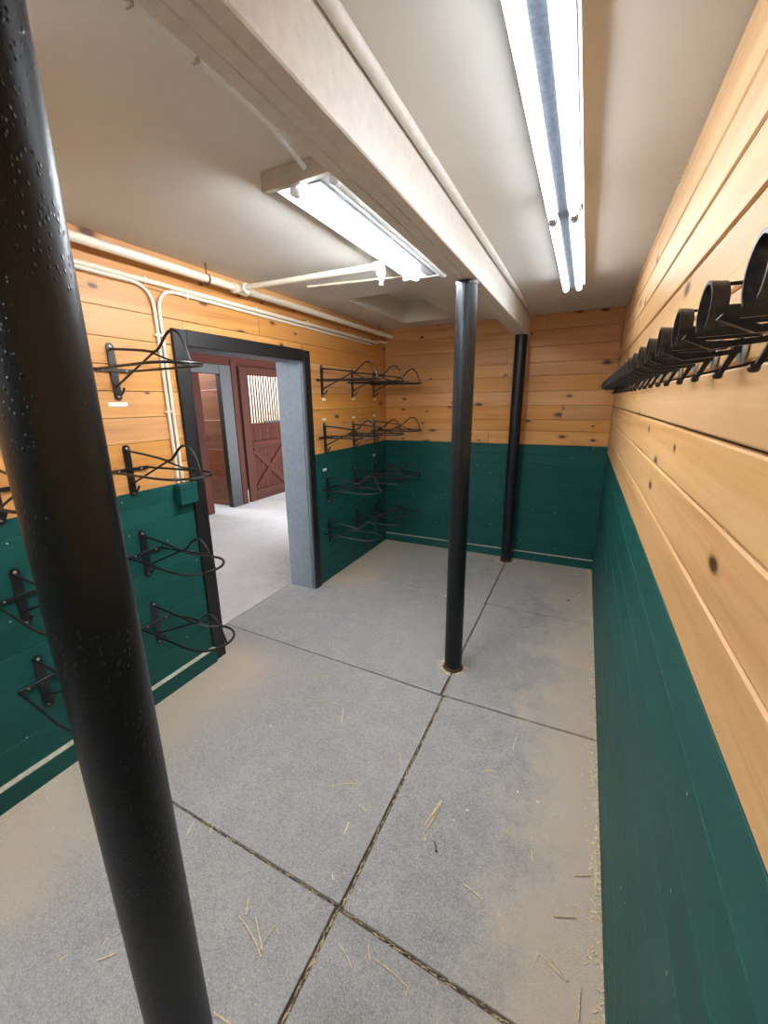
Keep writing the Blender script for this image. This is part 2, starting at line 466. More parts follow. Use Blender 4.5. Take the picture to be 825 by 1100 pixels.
mat_piece([(L0, 3.268-G), (L0, 2.87), (TX, 2.87), (TX, 2.058+G), (-0.608, 2.006+G), (-0.606, 3.262-G)])
mat_piece([(-0.594, 2.010+G), (R0, 2.026+G), (R0, 3.252-G), (-0.596, 3.258-G)], dz=-0.001)
mat_piece([(L0, 3.268+G), (-0.610, 3.262+G), (-0.612, BW), (L0, BW)], dz=-0.001)
mat_piece([(-0.600, 3.262+G), (R0, 3.256+G), (R0, BW), (-0.600, BW)])

aisle = tag(MB().box(AX-4.0, LW-0.293, -3.0, 9.0, -0.10, -0.002).build('floor_aisle', 'concrete'), kind='structure')

# ------------------------------------------------------------------ boarded walls
def board(parent, L, z0, z1, mat, centre, rz, th=0.018, gap=0.0016, cham=0.0028):
    """a board of length L (local X), face looking to local -Y"""
    h = (z1-z0)/2 - gap
    mb = MB().cbox(-L/2+0.0008, L/2-0.0008, 0.0, th, -h, h, cham)
    o = put('plank', mb.mesh('plank', mat), parent, (centre[0], centre[1], (z0+z1)/2), (0, 0, rz))
    return o

# right wall: boards look to -x
wall_right = tag(MB().box(RW+0.018, RW+0.12, FW-0.1, BW+0.12, -0.1, HC+0.1).build('wall_right', 'rough_wall'), kind='structure')
zr = [-0.012, 0.045, 0.185, 0.325, 0.465, 0.605, 0.76, 0.905, 1.06, 1.188, 1.333, 1.48, 1.62, 1.752, 1.895, 2.036, 2.17, 2.30, 2.43, HC]
cut = {12: 2.35, 8: 1.9, 15: 3.0, 10: 2.9}
for i in range(len(zr)-1):
    green = zr[i+1] < 1.25
    mat = 'green' if green else 'pine_pale'
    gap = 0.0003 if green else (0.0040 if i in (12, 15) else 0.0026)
    ends = [FW, BW] if i not in cut else [FW, cut[i], BW]
    for a, b in zip(ends[:-1], ends[1:]):
        dx = -0.0008*(9-i) if green else rnd.uniform(-0.0015, 0.0015)
        board(wall_right, b-a, zr[i], zr[i+1], mat, (RW+dx, (a+b)/2), -math.pi/2, gap=gap, cham=0.0045 if not green else 0.0016)
# back wall: boards look to -y
wall_back = tag(MB().box(LW-0.05, RW+0.018, BW+0.018, BW+0.12, -0.1, HC+0.1).build('wall_back', 'rough_wall'), kind='structure')
zb = [-0.012, 0.115, 0.24, 0.37, 0.515, 0.66, 0.78, 0.905, 1.047, 1.15, 1.248, 1.385, 1.50, 1.635, 1.775, 1.92, 2.045, 2.19, 2.34, HC]
cutb = {10: -0.9, 12: -0.2, 14: -1.2, 16: -0.75, 18: -0.4}
for i in range(len(zb)-1):
    green = zb[i+1] < 1.25
    ends = [LW, RW] if i not in cutb else [LW, cutb[i], RW]
    for a, b in zip(ends[:-1], ends[1:]):
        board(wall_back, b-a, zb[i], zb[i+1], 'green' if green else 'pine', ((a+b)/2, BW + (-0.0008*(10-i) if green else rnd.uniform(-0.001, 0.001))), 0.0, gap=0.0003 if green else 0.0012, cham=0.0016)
# left wall: boards look to +x, doorway between DY0 and DY1
DY0, DY1, DZ = 1.765, 2.880, 2.035
JX = LW-0.262                                   # aisle side of the wall
bl = MB()
bl.box(JX, LW-0.018, FW-0.1, DY0-0.03, -0.1, HC+0.1)
bl.box(JX, LW-0.018, DY1+0.03, BW+0.12, -0.1, HC+0.1)
bl.box(JX, LW-0.018, DY0-0.03, DY1+0.03, DZ+0.03, HC+0.1)
wall_left = tag(bl.build('wall_left', 'rough_wall'), kind='structure')
zl = [-0.012, 0.10, 0.25, 0.385, 0.507, 0.655, 0.78, 0.90, 1.057, 1.16, 1.246, 1.375, 1.505, 1.635, 1.768, 1.895, 2.022, 2.160, 2.288, 2.405, HC]
for i in range(len(zl)-1):
    green = zl[i+1] < 1.25
    segs = [(FW, DY0-0.005), (DY1+0.005, BW)] if zl[i+1] < DZ+0.02 else [(FW, BW)]
    if zl[i] > DZ and i % 2: segs = [(FW, 2.2+0.1*(i % 3)), (2.2+0.1*(i % 3), BW)]
    if zl[i] < DZ < zl[i+1]-0.02:
        segs = [(FW, DY0-0.005), (DY1+0.005, BW)]
        board(wall_left, DY1-DY0+0.01, DZ+0.02, zl[i+1], 'pine', (LW, (DY0+DY1)/2), math.pi/2, gap=0.0012, cham=0.002)
    for a, b in segs:
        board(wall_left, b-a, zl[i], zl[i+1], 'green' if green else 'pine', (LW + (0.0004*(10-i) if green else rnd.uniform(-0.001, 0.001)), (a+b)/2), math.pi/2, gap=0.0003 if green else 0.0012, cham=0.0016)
# wall behind the photographer
wf = MB()
wf.box(LW-0.05, RW+0.018, FW-0.12, FW, -0.1, HC+0.1)
wall_front = tag(wf.build('wall_front', 'green'), kind='structure')

# baseboards: green face, bare dusty top
def baseboard(name, x0, x1, y0, y1, top):
    b = tag(MB().box(x0, x1, y0, y1, -0.014, top).build(name, 'green'), kind='structure')
    MB().box(x0, x1, y0, y1, top, top+0.004).build('ledge', 'ledge', b); return b
baseboard('baseboard_left', LW, LW+0.036, FW, DY0-0.09, 0.100)
b2 = baseboard('baseboard_back', LW, RW-0.002, BW-0.038, BW, 0.088)

# ------------------------------------------------------------------ doorway
def trim(n, boxes, mat):
    t = empty('trim_%d' % n); t['kind'] = 'structure'
    for nm, b in boxes: MB().cbox(*b, 0.003).build(nm, mat, t)
    return t
CT = 0.020
trim(1, [('casing_side', (LW, LW+CT, DY0-0.092, DY0+0.0, -0.014, DZ+0.075)),
         ('casing_side', (LW, LW+CT, DY1-0.0, DY1+0.088, -0.014, DZ+0.075)),
         ('casing_head', (LW, LW+CT+0.002, DY0, DY1, DZ-0.012, DZ+0.078))], 'black_wood')
trim(2, [('jamb', (JX-0.012, LW-0.001, DY1-0.004, DY1+0.028, -0.014, DZ)),
         ('jamb', (JX-0.012, LW-0.001, DY0-0.028, DY0+0.004, -0.014, DZ)),
         ('head_jamb', (JX-0.012, LW-0.001, DY0-0.02, DY1+0.02, DZ-0.002, DZ+0.028))], 'jamb')
# door stop and worn strips on the jamb
st = empty('trim_3'); st['kind'] = 'structure'
MB().cbox(LW-0.046, LW-0.016, DY1-0.014, DY1-0.003, -0.014, DZ-0.002, 0.002).build('door_stop', 'jamb', st)
for zz in (0.52, 0.69, 0.735, 0.24):
    MB().cbox(JX-0.013, LW-0.048, DY1-0.0075, DY1-0.003, zz, zz+0.012, 0.0015).build('hinge_ridge', 'jamb', st)

# ------------------------------------------------------------------ aisle and stall front
ac = tag(MB().box(AX-0.1, JX+0.05, -3.0, 9.0, 2.75, 2.85).build('ceiling_aisle', 'brown_wood'), kind='structure')
wa = empty('wall_stall_front'); wa['kind'] = 'structure'
def wb(name, mat, x0, x1, y0, y1, z0, z1, c=0.004, parent=None):
    """box whose local X is its longest horizontal side along y, so the grain follows it"""
    p = parent if parent is not None else wa
    L = y1-y0; t = x1-x0; h = z1-z0
    if h > L and h > t:      # upright
        mb = MB().cbox(-h/2, h/2, -t/2, t/2, -L/2, L/2, c)
        # local X -> z, local Y -> x, local Z -> y
        o = put(name, mb.mesh(name, mat), p, ((x0+x1)/2, (y0+y1)/2, (z0+z1)/2))
        o.rotation_euler = Matrix(((0,1,0),(0,0,1),(1,0,0))).to_euler()
    elif L >= t:
        mb = MB().cbox(-L/2, L/2, -t/2, t/2, -h/2, h/2, c)
        o = put(name, mb.mesh(name, mat), p, ((x0+x1)/2, (y0+y1)/2, (z0+z1)/2), (0, 0, math.pi/2))
    else:
        mb = MB().cbox(-t/2, t/2, -L/2, L/2, -h/2, h/2, c)
        o = put(name, mb.mesh(name, mat), p, ((x0+x1)/2, (y0+y1)/2, (z0+z1)/2))
    return o
wb('post', 'black_wood', AX-0.12, AX-0.02, 4.865, 5.095, -0.002, 2.285)
wb('door_track_post', 'red_wood', AX-0.10, AX-0.01, 5.10, 5.21, -0.002, 2.36)
wb('header', 'black_wood', AX-0.12, AX-0.02, 3.60, 4.862, 2.145, 2.285)
wb('jamb_board', 'red_wood', AX-0.11, AX-0.02, 4.32, 4.47, -0.002, 2.14)
for k, (a, b) in enumerate(((2.28, 2.42), (2.425, 2.58), (2.585, 2.75))):
    wb('header_board', 'red_wood', AX-0.08, AX-0.03, 3.0, 8.0, a, b)
for k in range(16):
    wb('side_board', 'red_wood', AX-0.06, AX-0.03, -2.5, 4.31, 0.0+k*0.14, 0.136+k*0.14)
    wb('side_board', 'red_wood', AX-0.06, AX-0.035, 6.48, 9.0, 0.0+k*0.14, 0.136+k*0.14)
# boarded reveal seen through the open stall (boards run away from the aisle)
rv = empty('wall_stall_side'); rv['kind'] = 'structure'
for k in range(5):
    wb('plank', 'brown_wood', AX-3.0, AX-0.165, 4.935, 4.965, -0.002+k*0.48, 0.474+k*0.48, 0.004, rv)
wb('corner_strip', 'stall_wood', AX-0.165, AX-0.145, 4.918, 4.968, 0.0, 2.27, 0.003, rv)
for k in range(5):
    wb('plank', 'brown_wood', AX-3.0, AX-0.12, 4.28, 4.31, -0.002+k*0.48, 0.474+k*0.48, 0.004, rv)
tag(MB().box(AX-0.1, JX+0.05, 8.9, 9.0, -0.1, 2.8).build('wall_sky_blocker', 'brown_wood'), kind='structure')  # unseen end wall, added to keep sky light off the stall front
sb = tag(MB().box(AX-3.1, AX-3.0, 2.0, 9.0, -0.1, 1.15).build('wall_stall_back', 'stall_wood'), kind='structure')
for k in range(10):
    wb('plank', 'stall_wood', AX-3.0, AX-2.975, 4.97, 8.6, -0.002+k*0.26, 0.252+k*0.26, 0.004, sb)

tag(MB().box(AX-1.7, AX-0.12, 4.97, 9.0, 2.72, 2.80).build('ceiling_sky_baffle', 'brown_wood'), kind='structure')  # unseen partial roof, added to block sky light but leave the back wall lit
tag(MB().box(AX-3.1, AX-0.1, 8.62, 8.7, -0.1, 2.75).build('wall_stall_end', 'stall_wood'), kind='structure')
# sliding stall door
sd = tag(empty('stall_door', (AX, 5.79, 0.0)), 'dark red stall door with barred upper grille and cross braces', 'door')
D0, D1 = 5.235, 6.40
inv = Matrix.Translation((-AX, -5.79, 0.0))
def dpart(name, x0, x1, y0, y1, z0, z1, mat='red_wood', parent=None):
    o = wb(name, mat, x0, x1, y0, y1, z0, z1, 0.004, sd)
    o.location = inv @ o.location
    return o
dpart('stile', AX-0.02, AX+0.025, D0, D0+0.165, 0.012, 2.28)
dpart('stile', AX-0.02, AX+0.025, D1-0.165, D1, 0.03, 2.28)
dpart('rail', AX-0.02, AX+0.022, D0+0.165, D1-0.165, 2.15, 2.28)
dpart('rail', AX-0.02, AX+0.022, D0+0.165, D1-0.165, 1.27, 1.36)
dpart('rail', AX-0.02, AX+0.030, D0+0.165, D1-0.165, 0.93, 1.055)
dpart('rail', AX-0.02, AX+0.022, D0+0.165, D1-0.165, 0.012, 0.20)
dpart('ledge', AX+0.02, AX+0.045, 5.72, D1-0.10, 1.35, 1.385, 'black_wood')
for k in range(9):
    a = D0+0.165 + k*(D1-D0-0.33)/9
    dpart('panel_board', AX-0.018, AX+0.002, a+0.001, a+(D1-D0-0.33)/9-0.001, 0.2, 0.93)
    dpart('panel_board', AX-0.018, AX+0.002, a+0.001, a+(D1-D0-0.33)/9-0.001, 1.055, 1.27)
for k in range(13):
    y = D0+0.165 + (k+0.5)*(D1-D0-0.33)/13
    me = MB().tube([(AX, y, 1.355), (AX, y, 2.155)], 0.011, 8).mesh('bar', 'red_wood', True)
    put('grille_bar', me, sd, inv.translation)
ya, yb = D0+0.165, D1-0.165
for s in (1, -1):
    y0, y1 = (ya, yb) if s > 0 else (yb, ya)
    d = Vector((0, y1-y0, 0.93-0.20)); L = d.length; ang = math.atan2(d.z, d.y)
    me = MB().cbox(-L/2+0.03, L/2-0.03, -0.011, 0.011, -0.05, 0.05, 0.003).mesh('brace', 'red_wood')
    o = put('cross_brace', me, sd)
    u = d.normalized(); n = Vector((1, 0, 0)); w = n.cross(u)
    mm = Matrix((u, -n, u.cross(-n))).transposed().to_4x4()
    mm.translation = inv @ Vector((AX+0.014 + (0.004 if s > 0 else 0), (ya+yb)/2, 0.565))
    o.matrix_basis = mm
# dark upright standing inside the stall
ip = tag(MB().cbox(AX-1.0, AX-0.9, 6.05, 6.16, -0.002, 2.7, 0.004).build('stall_upright', 'black_wood'), 'dark square upright standing behind the stall door grille', 'post')

# ------------------------------------------------------------------ ceiling with a recessed hatch
HX0, HX1, HY0, HY1 = -1.77, -1.235, 3.04, 4.20
cm = MB()
cm.box(LW-0.05, HX0, FW-0.1, BW+0.1, HC, HC+0.1)
cm.box(HX1, RW+0.1, FW-0.1, BW+0.1, HC, HC+0.1)
cm.box(HX0, HX1, FW-0.1, HY0, HC, HC+0.1)
cm.box(HX0, HX1, HY1, BW+0.1, HC, HC+0.1)
ceiling = tag(cm.build('ceiling', 'ceiling'), kind='structure')
hatch = MB()
hatch.box(HX0-0.02, HX0, HY0-0.02, HY1+0.02, HC+0.1, HC+0.2); hatch.box(HX1, HX1+0.02, HY0-0.02, HY1+0.02, HC+0.1, HC+0.2)
hatch.box(HX0, HX1, HY0-0.02, HY0, HC+0.1, HC+0.2); hatch.box(HX0, HX1, HY1, HY1+0.02, HC+0.1, HC+0.2)
hatch.box(HX0-0.02, HX1+0.02, HY0-0.02, HY1+0.02, HC+0.195, HC+0.21)
hatch.build('hatch_box', 'ceiling', ceiling)

# built-up beam along the posts
beam = tag(empty('ceiling_beam', (-0.615, 1.4, 2.29)), 'white painted built-up timber beam carried by the black posts', 'beam')
bz0 = 2.289
for k, (a, b, dz) in enumerate(((-0.682, -0.640, 0.006), (-0.639, -0.596, 0.002), (-0.595, -0.550, 0.0))):
    mb = MB().cbox(a, b, FW, BW, bz0+dz, HC, 0.004)
    o = mb.build('timber', 'beam_white', beam); o.location = -beam.location

# ------------------------------------------------------------------ posts
def post(y, label, mat, r=0.0555, lean=0.0):
    p = tag(empty('steel_post', (-0.612, y, 0.0)), label, 'post', 'black round posts under the beam')
    n = 40
    MB().lathe([(r, -0.01), (r, 0.8), (r, 1.6), (r, bz0-0.012)], (0,0,0), 'z', n).build('shaft', mat, p, True)
    MB().lathe([(r+0.003, bz0-0.018), (r+0.003, bz0-0.001)], (0,0,0), 'z', n).build('top_collar', 'black', p, True)
    prof = [(r+0.010, -0.010), (r+0.009, 0.004), (r+0.003, 0.012), (r+0.0005, 0.020)]
    MB().lathe(prof, (0,0,0), 'z', 24).build('rusted_base', 'rust', p, True)
    return p
post(0.292, 'thick black post with bubbled glossy paint standing before the near saddle racks', MT['post_near'], 0.0548)
mp = post(2.292, 'black round post standing mid-room on the mat seam beside the doorway', MT['post'])
MB().cbox(-0.010, 0.004, -0.0585, -0.050, 2.10, 2.285, 0.002).build('weld_seam', 'black', mp)
post(4.323, 'black round post standing against the back wall', MT['post'])

# ------------------------------------------------------------------ light fixtures
def cyl(name, mat, p0, p1, r, parent, n=14):
    o = MB().tube([p0, p1], r, n).build(name, mat, parent, True); return o
# long two-row strip light
lx, ly0, ly1, lj = -0.155, 0.795, 3.255, 2.005
lf = tag(empty('strip_light', (0, 0, 0)), 'long ceiling strip light with four bare lit fluorescent tubes', 'light')
prof = [(-0.062, 2.420), (-0.040, 2.430), (-0.018, 2.434), (-0.018, 2.420), (0.018, 2.420), (0.018, 2.434), (0.040, 2.430), (0.072, 2.418), (0.072, 2.424), (0.040, 2.478), (-0.040, 2.478), (-0.062, 2.426)]
MB().prism([(lx+a, b) for a, b in prof], ly0, ly1, 1).build('housing', 'enamel', lf)
MB().cbox(lx-0.0205, lx+0.0205, ly0+0.01, ly1-0.01, 2.404, 2.421, 0.003).build('channel_cover', 'dark_steel', lf)
for s in (-1, 1):
    for (a, b) in ((ly0+0.02, lj-0.02), (lj+0.02, ly1-0.005)):
        t = cyl('tube', 'tube', (lx+s*0.039, a+0.02, 2.400), (lx+s*0.039, b-0.02, 2.400), 0.0165, lf)
        for (p, q) in ((a, a+0.02), (b-0.02, b)):
            cyl('end_cap', 'steel', (lx+s*0.039, p, 2.400), (lx+s*0.039, q, 2.400), 0.0167, t)
    for yy in (ly0+0.012, lj, ly1-0.010):
        MB().cbox(lx+s*0.039-0.012, lx+s*0.039+0.012, yy-0.017, yy+0.017, 2.392, 2.432, 0.003).build('lampholder', 'enamel', lf)
MB().cbox(lx-0.062, lx+0.066, lj-0.010, lj+0.010, 2.414, 2.428, 0.002).build('joint_clip', 'zinc', lf)
cyl('wire', 'black', (lx+0.064, ly0, 2.420), (lx+0.064, lj, 2.420), 0.0018, lf, 6)
# shorter fixture beside the beam
sf = tag(empty('troffer_light', (0, 0, 0)), 'shallow two-tube ceiling fixture beside the beam with one lit tube', 'light')
fx0, fx1, fy0, fy1 = -1.062, -0.742, 1.345, 2.555
fc = (fx0+fx1)/2
prof = [(fx0, 2.427), (fx0+0.055, 2.444), (fc-0.06, 2.444), (fc-0.030, 2.424), (fc+0.030, 2.424), (fc+0.06, 2.444), (fx1-0.055, 2.444), (fx1, 2.427), (fx1, 2.440), (fx1, HC), (fx0, HC), (fx0, 2.440)]
MB().prism(prof, fy0, fy1, 1).build('reflector', 'enamel', sf)
MB().cbox(fc-0.030, fc+0.030, fy0+0.005, fy1-0.005, 2.416, 2.424, 0.003).build('channel_cover', 'steel', sf)
MB().cbox(-1.100, -0.735, 1.318, fy0, 2.418, HC, 0.002).build('end_box', 'housing', sf)
MB().cbox(-1.085, -0.735, fy1, fy1+0.022, 2.414, HC, 0.002).build('end_plate', 'enamel', sf)
for x, m in ((fx0+0.078, 'tube2'), (fx1-0.078, 'tube_off')):
    t = cyl('tube', m, (x, fy0+0.03, 2.412), (x, fy1-0.035, 2.412), 0.0185, sf)
    for (p, q) in ((fy0+0.006, fy0+0.03), (fy1-0.035, fy1-0.012)): cyl('end_cap', 'enamel', (x, p, 2.412), (x, q, 2.412), 0.0187, t)
    for yy in (fy0+0.006, fy1-0.006): MB().cbox(x-0.014, x+0.014, yy-0.006, yy+0.006, 2.402, 2.45, 0.002).build('lampholder', 'enamel', sf)

# unseen strip light added behind the photographer to lift the overall brightness
o = copy_tree(lf); o.location = (-1.25, -2.82, 0)
tag(o, 'added unseen fill strip light of bare lit tubes behind the photographer', 'light')
for c in o.children:
    if c.name.startswith('tube'):
        c.data = c.data.copy(); c.data.materials[0] = MT['tube3']

# ------------------------------------------------------------------ pipes and conduits
def pipe(name, pts, r, mat, label, cat='pipe', group=None, fr=0.0, n=10):
    pts = fillet(pts, fr, 7) if fr else pts
    t = tag(empty(name, pts[0]), label, cat, group)
    o = MB().tube(pts, r, n).build('run', mat, t, True); o.location = -Vector(pts[0])
    return t
def sub(t, name, mb, mat, smooth=True):
    o = mb.build(name, mat, t, smooth); o.location = -t.location; return o
mx, mz = LW+0.085, 2.392
sp = pipe('sprinkler_pipe', [(mx, FW, mz+0.012), (mx, BW-0.002, mz)], 0.0215, 'cream', 'thick cream sprinkler main running along the pine wall under the ceiling')
tY = 2.155
sub(sp, 'tee_fitting', MB().lathe([(0.030, -0.055), (0.030, -0.038), (0.026, -0.036), (0.026, 0.036), (0.030, 0.038), (0.030, 0.055)], (mx, tY, mz), 'y', 16), 'cream')
sub(sp, 'tee_branch', MB().lathe([(0.0265, 0.0), (0.0265, 0.04), (0.030, 0.042), (0.030, 0.058)], (mx, tY, mz+0.002), 'x', 16), 'cream')
for y in (1.90, 4.16):
    ring = [(mx+0.026*math.cos(a), y, mz+0.026*math.sin(a)) for a in [k*2*math.pi/14 for k in range(14)]]
    h = sub(sp, 'hanger_ring', MB().tube(ring, 0.004, 6, closed=True), 'rust' if y < 2 else 'cream')
    MB().tube([(mx, y, mz+0.026), (mx, y, HC)], 0.004, 6).build('hanger_rod', 'rust', h, True)
bzz = 2.398
bp = pipe('sprinkler_branch', [(mx+0.058, tY, bzz), (-1.085, tY+0.03, bzz)], 0.017, 'cream', 'cream sprinkler branch reaching from the wall main to a pendant head')
sub(bp, 'elbow', MB().tube(fillet([(-1.095, tY+0.03, bzz), (-1.055, tY+0.03, bzz), (-1.055, tY+0.03, bzz-0.050)], 0.03, 6), 0.0225, 12), 'cream')
hd = sub(bp, 'sprinkler_head', MB().lathe([(0.014, -0.072), (0.016, -0.050), (0.016, -0.048)], (-1.055, tY+0.03, bzz), 'z', 12), 'cream')
MB().lathe([(0.012, -0.094), (0.013, -0.091), (0.003, -0.090), (0.003, -0.072)], (-1.055, tY+0.03, bzz), 'z', 12).build('deflector', 'cream', hd, True)
for s in (-1, 1): MB().tube([(-1.055+s*0.010, tY+0.03, bzz-0.070), (-1.055+s*0.008, tY+0.03, bzz-0.083), (-1.055, tY+0.03, bzz-0.091)], 0.002, 6).build('yoke_arm', 'cream', hd, True)
pipe('feed_conduit', [floor_px(330, 308, HC-0.012), floor_px(434, 296.5, HC-0.012)], 0.008, 'cream', 'thin cream conduit on the ceiling feeding the far end of the fixture', 'conduit')
cxw = LW+0.014
sc_ = pipe('wall_conduit', [(cxw, FW, 2.328), (cxw, 4.22, 2.313), (cxw, 4.30, 2.336), (cxw, BW-0.002, 2.338)], 0.0125, 'cream', 'straight cream conduit just under the thick main along the pine wall', 'conduit', None, 0.03)
for y in (1.55, 2.36, 2.95, 3.7): sub(sc_, 'strap', MB().cbox(LW, LW+0.028, y-0.006, y+0.006, 2.304, 2.336, 0.002), 'cream', False)
c1 = pipe('wall_conduit', [(cxw-0.004, FW, 2.300), (cxw-0.004, 1.590, 2.302), (cxw-0.004, 1.586, 1.252)], 0.0095, 'cream', 'cream conduit bending down to the green box, its bend beside the near racks', 'conduit', None, 0.12)
c2 = pipe('wall_conduit', [(cxw-0.004, 4.1, 2.282), (cxw-0.004, 2.6, 2.290), (cxw-0.004, 1.618, 2.298), (cxw-0.004, 1.616, 1.252)], 0.0095, 'cream', 'cream conduit dropping to the green box after running over the doorway', 'conduit', None, 0.12)
for z in (2.06, 1.66): sub(c1, 'strap', MB().cbox(LW, LW+0.021, 1.566, 1.604, z-0.007, z+0.007, 0.002), 'cream', False)
sub(c2, 'strap', MB().cbox(LW, LW+0.021, 1.80, 1.812, 2.28, 2.312, 0.002), 'cream', False)
jb = tag(empty('junction_box', (LW, 1.612, 1.13)), 'green painted junction box beside the doorway where two conduits end', 'electrical box')
MB().cbox(0.0, 0.052, -0.056, 0.056, 0.0, 0.118, 0.006).build('body', 'green', jb)
MB().cbox(0.052, 0.060, -0.060, 0.060, -0.003, 0.121, 0.003).build('cover', 'green', jb)
for (a, b) in ((-0.03, 0.03), (0.03, 0.09), (-0.028, 0.085)): MB().lathe([(0.005, 0.060), (0.005, 0.063)], (0, a, b), 'x', 8).build('screw', 'green', jb)
# conduits along the beam
bc = pipe('beam_conduit', [(-0.880, FW, 2.460), (-0.874, 0.90, 2.460), (-0.882, 1.14, 2.458), (-0.900, 1.30, 2.440)], 0.0085, 'ceiling', 'thin painted conduit running beside the beam to the shallow fixture', 'conduit', None, 0.10)
for y, x in ((0.70, -0.876), (0.855, -0.874)):
    sub(bc, 'clamp', MB().cbox(x-0.0115, x+0.0115, y-0.005, y+0.005, 2.449, HC, 0.002), 'housing', False)
pipe('beam_conduit', [(-0.532, FW, 2.460), (-0.532, BW-0.002, 2.462)], 0.0165, 'beam_white', 'white painted conduit in the corner between beam and ceiling', 'conduit')

# ------------------------------------------------------------------ saddle racks
def saddle_rack():
    t = empty('saddle_rack')
    # local: wall plane x=0, +x into the room, z=0 at the top of the plate
    pl = arc((0, -0.018), 0.018, 0, 180, 8, 'yz') + arc((0, -0.255), 0.018, 180, 360, 8, 'yz')
    plate = MB().prism([(p[1], p[2]) for p in pl], 0.0, 0.006, 0).build('wall_plate', 'black', t)
    for z in (-0.018, -0.252): MB().lathe([(0.0065, 0.006), (0.0065, 0.009), (0.003, 0.010)], (0, 0, z), 'x', 8).build('screw', 'zinc', plate)
    zh = -0.128
    cb = MB().cbox(0.008, 0.012, -0.100, 0.100, zh-0.009, zh+0.009, 0.001).build('cross_bar', 'black', t)
    for y in (-0.06, 0.06): MB().lathe([(0.004, 0.012), (0.004, 0.014)], (0, y, zh), 'x', 8).build('screw', 'zinc', cb)
    hoop = [(0.012, -0.094, zh), (0.10, -0.099, zh), (0.26, -0.112, zh), (0.38, -0.121, zh)]
    hoop += [(0.43+0.125*math.sin(a), -0.120*math.cos(a), zh) for a in [k*math.pi/16 for k in range(1, 16)]]
    hoop += [(x, -y, z) for x, y, z in hoop[3::-1]]
    MB().tube(hoop, 0.0062, 8).build('hoop', 'black', t, True)
    rod = [(0.006, 0, -0.030), (0.12, 0, -0.040), (0.25, 0, -0.055), (0.315, 0, -0.065), (0.345, 0, -0.058), (0.37, 0, -0.040), (0.405, 0, -0.008), (0.435, 0, 0.010), (0.465, 0, 0.012), (0.492, 0, -0.002), (0.515, 0, -0.035), (0.535, 0, -0.085), (0.550, 0, zh)]
    # smooth with Catmull-Rom
    P = [Vector(p) for p in rod]; sm = []
    for i in range(len(P)-1):
        p0, p1, p2, p3 = P[max(i-1,0)], P[i], P[i+1], P[min(i+2,len(P)-1)]
        for k in range(3):
            u = k/3; sm.append(0.5*((2*p1)+(p2-p0)*u+(2*p0-5*p1+4*p2-p3)*u*u+(3*p1-p0-3*p2+p3)*u**3))
    sm.append(P[-1])
    MB().tube(sm, 0.0062, 8).build('pommel_rod', 'black', t, True)
    MB().tube([(0.006, 0, -0.205), (0.315, 0, -0.068)], 0.0052, 8).build('strut', 'black', t, True)
    MB().tube([(0.30, 0, -0.067), (0.36, 0.04, -0.10), (0.41, 0.120, zh)], 0.0045, 8).build('side_stay', 'black', t, True)
    MB().tube([(0.006, 0, -0.245), (0.028, 0, -0.247), (0.040, 0.004, -0.235), (0.052, 0.008, -0.212)], 0.005, 8).build('hook', 'black', t, True)
    return t
rack0 = saddle_rack(); used = [False]
rows = [2.000, 1.500, 1.040, 0.615]
rowname = ['top rack', 'second rack down', 'third rack down', 'lowest rack']
cols = [(1.317, 'column beside the green junction box', (0, 1, 2, 3)), (0.752, 'column behind the bubbled post', (1, 2, 3)),
        (3.155, 'column next to the door jamb', (0, 1, 2, 3)), (3.688, 'middle column past the doorway', (0, 1, 2, 3)), (4.163, 'column next to the back wall corner', (0, 1, 2, 3))]
for cy_, cn, rr in cols:
    for r in rr:
        o = rack0 if not used[0] else copy_tree(rack0)
        used[0] = True
        o.location = (LW + (0.0025 if r > 1 else 0.001), cy_ + rnd.uniform(-0.004, 0.004), rows[r] + rnd.uniform(-0.006, 0.006) + (0.012 if cy_ > 3 and r < 2 else (-0.03 if cy_ > 4 and r == 3 else 0)))
        o.rotation_euler = (0, rnd.uniform(-0.015, 0.02), rnd.uniform(-0.03, 0.03))
        tag(o, 'black wire saddle rack, %s of the %s' % (rowname[r], cn), 'saddle rack', 'saddle racks on the doorway wall')
# paper name labels by the racks
lab = [((1.316, 1.703), 'below the top rack by the green box', 0.098), ((3.168, 1.722), 'below the top rack next to the door jamb', 0.06), ((3.703, 1.727), 'below the top rack of the middle column', 0.06), ((4.183, 1.723), 'below the top rack by the back corner', 0.055),
       ((3.161, 1.548), 'above the second rack next to the door jamb', 0.06), ((3.697, 1.545), 'above the second rack of the middle column', 0.06), ((4.168, 1.546), 'above the second rack by the back corner', 0.055),
       ((4.146, 1.106), 'on green boards above the rack by the back corner', 0.055), ((3.130, 1.093), 'on green boards above the rack next to the jamb', 0.06)]
for (y, z), t, w in lab:
    tag(MB().cbox(LW, LW+0.0025, y-w/2, y+w/2, z-0.011, z+0.011, 0.0008).build('name_label', 'label'), 'small white paper label ' + t, 'label')

